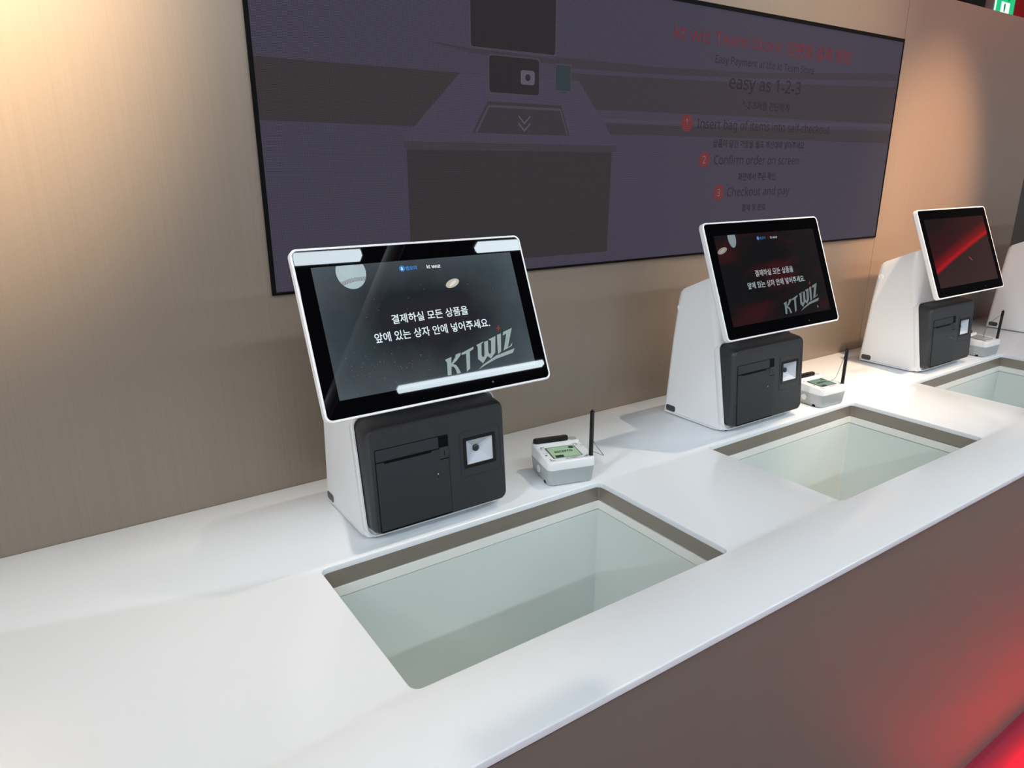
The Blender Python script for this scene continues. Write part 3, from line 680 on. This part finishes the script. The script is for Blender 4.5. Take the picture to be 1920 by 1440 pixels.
# ================================================================== SIGNATURE PADS
def make_pad():
    root = empty('signature_pad', (0, 0, 0)); Wd, Dp = 0.112, 0.112
    bm = bmesh.new()
    def rg(z, e, r=0.012): return [(x, y, z) for x, y in rrect(-0.002 + e, Wd - 0.002 - e, e, Dp - e, r, 5)]
    loft(bm, [rg(0.002, 0.004), rg(0.004, 0.003), rg(0.0385, 0.0)])
    base = finish('base', bm, M_greyp, root, smooth=35)
    bm = bmesh.new(); slab_xy(bm, -0.0025, Wd - 0.0015, 0.0, Dp, 0.012, 0.0385, 0.05, 0.004, ztop=lambda y: 0.0570 + 0.07 * max(0, min(y, 0.075)))
    top_ = finish('top_cover', bm, M_whiteb, root, smooth=35)
    bm = bmesh.new(); slab_xy(bm, -0.002, Wd - 0.002, 0.0835, Dp + 0.001, 0.011, 0.055, 0.0665, 0.003)
    finish('rear_ridge', bm, M_whiteb, root, smooth=35)
    bm = bmesh.new(); slab_xy(bm, 0.086, Wd - 0.006, 0.0885, Dp - 0.004, 0.008, 0.066, 0.0675, 0.0006)
    finish('ridge_cap', bm, M_greyp, root, smooth=35)
    bm = bmesh.new(); slab_xy(bm, 0.0, 0.084, 0.0895, 0.1045, 0.007, 0.0655, 0.0765, 0.003)
    finish('card_swipe', bm, M_gblack, root, smooth=35)
    zt = lambda y: 0.0570 + 0.07 * y
    def flat(b, pts, up, mi=0):
        f = b.faces.new([b.verts.new((x, y, zt(y) + up)) for x, y in pts]); f.material_index = mi
    # display window with dark border
    bm = bmesh.new(); flat(bm, [(0.0175, 0.0185), (0.0865, 0.0185), (0.0865, 0.0715), (0.0175, 0.0715)], 0.0004)
    finish('window_border', bm, M_ink, top_, recalc=False)
    bm = bmesh.new(); flat(bm, [(0.0195, 0.0192), (0.0845, 0.0192), (0.0845, 0.0695), (0.0195, 0.0695)], 0.0007)
    finish('lcd', bm, M_lcd, root, recalc=False)
    # printed corner brackets, marks and words on the cover
    for x, sx in ((0.0085, 1), (0.0955, -1)):
        for y, sy in ((0.0100, 1), (0.0775, -1)):
            bm = bmesh.new()
            q = [(x, y), (x + sx * 0.010, y), (x + sx * 0.010, y + sy * 0.0016), (x + sx * 0.0016, y + sy * 0.0016), (x + sx * 0.0016, y + sy * 0.009), (x, y + sy * 0.009)]
            flat(bm, q if sx * sy > 0 else q[::-1], 0.0004)
            finish('corner_bracket', bm, M_ink, top_, recalc=False)
    bm = bmesh.new(); flat(bm, [(0.0055, 0.036), (0.0105, 0.036), (0.0105, 0.0395), (0.0055, 0.0395)], 0.0004)
    finish('printed_key', bm, M_ink, top_, recalc=False)
    bm = bmesh.new()
    for cx, cy in ((0.0985, 0.0640),):
        for r0, r1 in ((0.0085, 0.0079), (0.0055, 0.0047), (0.003, 0.0022)):
            n = 24
            for k in range(n if r0 > 0.008 else 8):
                a0, a1 = ((2 * math.pi * k / n, 2 * math.pi * (k + 1) / n) if r0 > 0.008 else (R(-50 + 12.5 * k), R(-50 + 12.5 * (k + 1))))
                flat(bm, [(cx + r0 * math.cos(a0), cy + 0.75 * r0 * math.sin(a0)), (cx + r0 * math.cos(a1), cy + 0.75 * r0 * math.sin(a1)), (cx + r1 * math.cos(a1), cy + 0.75 * r1 * math.sin(a1)), (cx + r1 * math.cos(a0), cy + 0.75 * r1 * math.sin(a0))], 0.0005)
    finish('contactless_mark', bm, M_ink2, top_)
    def words(t, x0, x1, y0, y1, up, m, name, par, bold=0.0):
        me = text_mesh(t, bold, True); xs = [v.co.x for v in me.vertices]; ys = [v.co.y for v in me.vertices]
        for v in me.vertices:
            X = x0 + (v.co.x - min(xs)) / (max(xs) - min(xs)) * (x1 - x0); Y = y0 + (v.co.y - min(ys)) / (max(ys) - min(ys)) * (y1 - y0)
            v.co = (X, Y, zt(Y) + up)
        me.name = name; me.materials.append(m); o = bpy.data.objects.new(name, me); COL.objects.link(o); o.parent = par; return o
    words('NK-2100MS', 0.044, 0.070, 0.0115, 0.0150, 0.0004, M_ink, 'model_text', top_)
    words('▪ ▪ ▪', 0.004, 0.0125, 0.046, 0.0485, 0.0004, M_ink2, 'small_print', top_)
    words('NICEPAD', 0.0305, 0.0730, 0.0410, 0.0505, 0.0010, M_ink, 'brand_text', root, 0.02)
    bm = bmesh.new(); flat(bm, [(0.0245, 0.0200), (0.0440, 0.0200), (0.0440, 0.0305), (0.0245, 0.0305)], 0.0010)
    finish('lcd_button', bm, M_ink, root, recalc=False)
    bm = bmesh.new(); flat(bm, [(0.0755 + 0.0065 * math.cos(a), 0.0605 + 0.006 * math.sin(a)) for a in [2 * math.pi * k / 20 for k in range(20)]], 0.0010)
    finish('lcd_badge', bm, M_inkblue, root, recalc=False)
    # side mark + stylus socket + foot notch
    bm = bmesh.new(); rr = [[(-0.0022 + d, 0.060 + r * math.cos(q), 0.0215 + r * math.sin(q)) for q in [2 * math.pi * k / 24 for k in range(24)]] for r, d in ((0.0085, 0.0024), (0.0085, 0.0), (0.007, 0.0), (0.0065, 0.001), (0.004, 0.0002), (0.0005, 0.0002))]
    loft(bm, rr, cap0=False); finish('side_button', bm, M_whiteb, root, smooth=30)
    bm = bmesh.new(); bevbox(bm, 0.0, 0.006, 0.022, 0.032, 0.001, 0.007, 0.0008, 1); finish('cable_notch', bm, M_black, root)
    bm = bmesh.new(); bevbox(bm, 0.010, 0.098, 0.012, 0.100, 0.0, 0.003, 0.0006, 1); finish('rubber_foot', bm, M_gap, root)
    bm = bmesh.new(); slab_xy(bm, 0.0985, 0.1075, 0.0085, 0.0175, 0.002, 0.055, 0.0588, 0.0004); finish('stylus_socket', bm, M_ink, top_)
    return root
def make_stylus(cord):
    root = empty('stylus', (0, 0, 0))
    bm = bmesh.new(); h = 0.0038
    t = bmesh.new(); box(t, -h, h, -h, h, 0.0, 0.103); bmesh.ops.bevel(t, geom=list(t.edges), offset=0.0009, segments=2, affect='EDGES'); merge(bm, t)
    finish('barrel', bm, M_gblack, root, smooth=40)
    bm = bmesh.new(); rr = [[(r * math.cos(q), r * math.sin(q), z) for q in [2 * math.pi * k / 10 for k in range(10)]] for r, z in ((0.0022, 0.102), (0.0016, 0.105), (0.0006, 0.1066))]
    loft(bm, rr); finish('tip', bm, M_black, root, smooth=50)
    bm = bmesh.new(); tube(bm, spline(cord, 8), 0.0006, 6); finish('cord', bm, M_ink, root, smooth=80)
    return root
pad0 = make_pad()
PADS = [(0.8462, 1.098, R(-15.0)), (1.802, 1.0725, R(-3.0)), (2.806, 1.0735, R(-1.5))]
PL = ['white signature pad with green lit screen, beside the nearest kiosk',
      'white signature pad with dark teal screen, beside the middle kiosk',
      'white signature pad with pale unlit screen, right of the third kiosk']
SL = ['black stylus with a loose cord loop, upright in the pad beside the nearest kiosk',
      'black stylus with thin trailing cord, upright in the pad beside the middle kiosk',
      'black stylus leaning slightly, upright in the pad right of the third kiosk']
# cords in stylus space (stylus foot = origin)
CORDS = [[(0.004, 0.003, 0.068), (0.012, 0.012, 0.045), (0.022, 0.018, 0.022), (0.050, 0.022, -0.012), (0.057, 0.022, -0.021), (0.050, 0.023, -0.018), (0.028, 0.022, -0.006), (0.012, 0.018, -0.001), (0.002, 0.010, -0.0005)],
         [(0.004, 0.003, 0.098), (0.008, 0.014, 0.062), (0.006, 0.020, 0.033), (-0.004, 0.022, 0.012), (-0.024, 0.024, 0.0065), (-0.032, 0.026, 0.0055)],
         [(-0.004, 0.002, 0.088), (-0.028, 0.016, 0.066), (-0.052, 0.020, 0.042), (-0.060, 0.022, 0.018), (-0.054, 0.024, 0.0035)]]
for k, (x, y, a) in enumerate(PADS):
    o = pad0 if k == 0 else copy_tree(pad0)
    o.location = (x, y, TOP); o.rotation_euler = (0, 0, a)
    tag(o, PL[k], 'signature pad', 'signature pads on the white counter')
    if k:
        for ch in list(o.children):
            nm = ch.name.split('.')[0]
            if nm == 'lcd':
                ch.data = ch.data.copy(); ch.data.materials[0] = (M_lcd2, M_lcd3)[k - 1]
            if nm in ('brand_text', 'lcd_button', 'lcd_badge') and k == 2: bpy.data.objects.remove(ch)
    s = make_stylus(CORDS[k])
    ca, sa = math.cos(a), math.sin(a); lx, ly = 0.103, 0.013
    s.location = (x + ca * lx - sa * ly, y + sa * lx + ca * ly, TOP + 0.0572)
    if k == 2: s.rotation_euler = (0, R(2.0), 0)
    tag(s, SL[k], 'stylus', 'styluses standing in the signature pads')

# ================================================================== EXIT SIGN (behind the back wall)
ex = empty('exit_sign', (5.80, 2.6, 1.707))
bm = bmesh.new(); bevbox(bm, 0, 0.325, 0.0, 0.055, -0.012, 0.185, 0.004, 2); finish('housing', bm, M_signbox, ex, smooth=40)
bm = bmesh.new(); box(bm, 0.010, 0.306, -0.004, 0.0005, -0.004, 0.176); finish('lit_panel', bm, M_green, ex)
p = Pic(0.0006)
p.rect(0.010, 0.030, -0.004, 0.176, M_signw, 1)
p.rect(0.105, 0.235, -0.004, 0.062, M_signw, 1)
p.poly([(0.150, 0.004), (0.163, -0.002), (0.172, 0.020), (0.170, 0.050), (0.158, 0.058), (0.146, 0.045), (0.146, 0.020)], M_greend, 2)
p.poly([(0.190, 0.080), (0.205, 0.070), (0.235, 0.085), (0.250, 0.110), (0.240, 0.130), (0.215, 0.128), (0.195, 0.105)], M_greend, 1)
p.disc(0.240, 0.150, 0.016, M_greend, 1)
p.done('pictogram', ex).location.y = -0.0042
bm = bmesh.new(); tube(bm, [(0.16, 0.028, 0.183), (0.16, 0.028, 2.693)], 0.008, 10); finish('hanger', bm, M_pillar, ex, smooth=50)
tag(ex, 'lit green exit sign showing over the top of the back wall at upper right', 'exit sign')

# ================================================================== CEILING LAMPS (some seen mirrored in the nearest screen, leftmost column added)
def make_lamp():
    root = empty('tube_lamp', (0, 0, 2.2)); Ln = 1.5
    bm = bmesh.new(); rr = []
    prof = [(-0.030, 0.032), (-0.034, 0.012), (-0.026, -0.012), (0.026, -0.012), (0.034, 0.012), (0.030, 0.032)]
    loft(bm, [[(x, y, z) for y, z in prof] for x in (0.008, Ln - 0.008)]); finish('diffuser', bm, M_tube, root)
    bm = bmesh.new(); bevbox(bm, 0.0, Ln, -0.032, 0.032, 0.0325, 0.05, 0.003, 1); finish('housing', bm, M_house, root)
    for x in (0.25, Ln - 0.25):
        bm = bmesh.new(); tube(bm, [(x, 0, 0.049), (x, 0, 2.2)], 0.004, 8); finish('hanger', bm, M_pillar, root)
    return root
L0 = make_lamp(); first = True
for r, y in enumerate((-0.96, -2.72)):
    for c, x in enumerate((-4.44, -2.16, 0.12, 2.40, 4.68)):  # leftmost column is added out of view to brighten the kiosk sides
        if r == 0 and c == 4: continue
        o = L0 if first else copy_tree(L0); first = False
        o.location = (x, y, TOP + 2.2)
        tag(o, 'long white ceiling tube lamp, its row partly mirrored in the nearest kiosk screen, partly added unseen', 'lamp', 'ceiling tube lamps mirrored in the nearest screen')
pp = empty('ceiling_pipe', (1.70, -1.6, 2.05))
bm = bmesh.new(); tube(bm, [(0, -3.0, 0), (0, 2.2, 0)], 0.044, 20); finish('pipe', bm, M_pipe, pp, smooth=50)
for y in (-2.2, 0.0, 1.6):
    bm = bmesh.new(); tube(bm, [(0, y, 0.043), (0, y, 2.35)], 0.006, 8); finish('hanger', bm, M_pillar, pp)
tag(pp, 'grey ceiling pipe, mirrored as a slanting bar in the nearest kiosk screen', 'pipe')
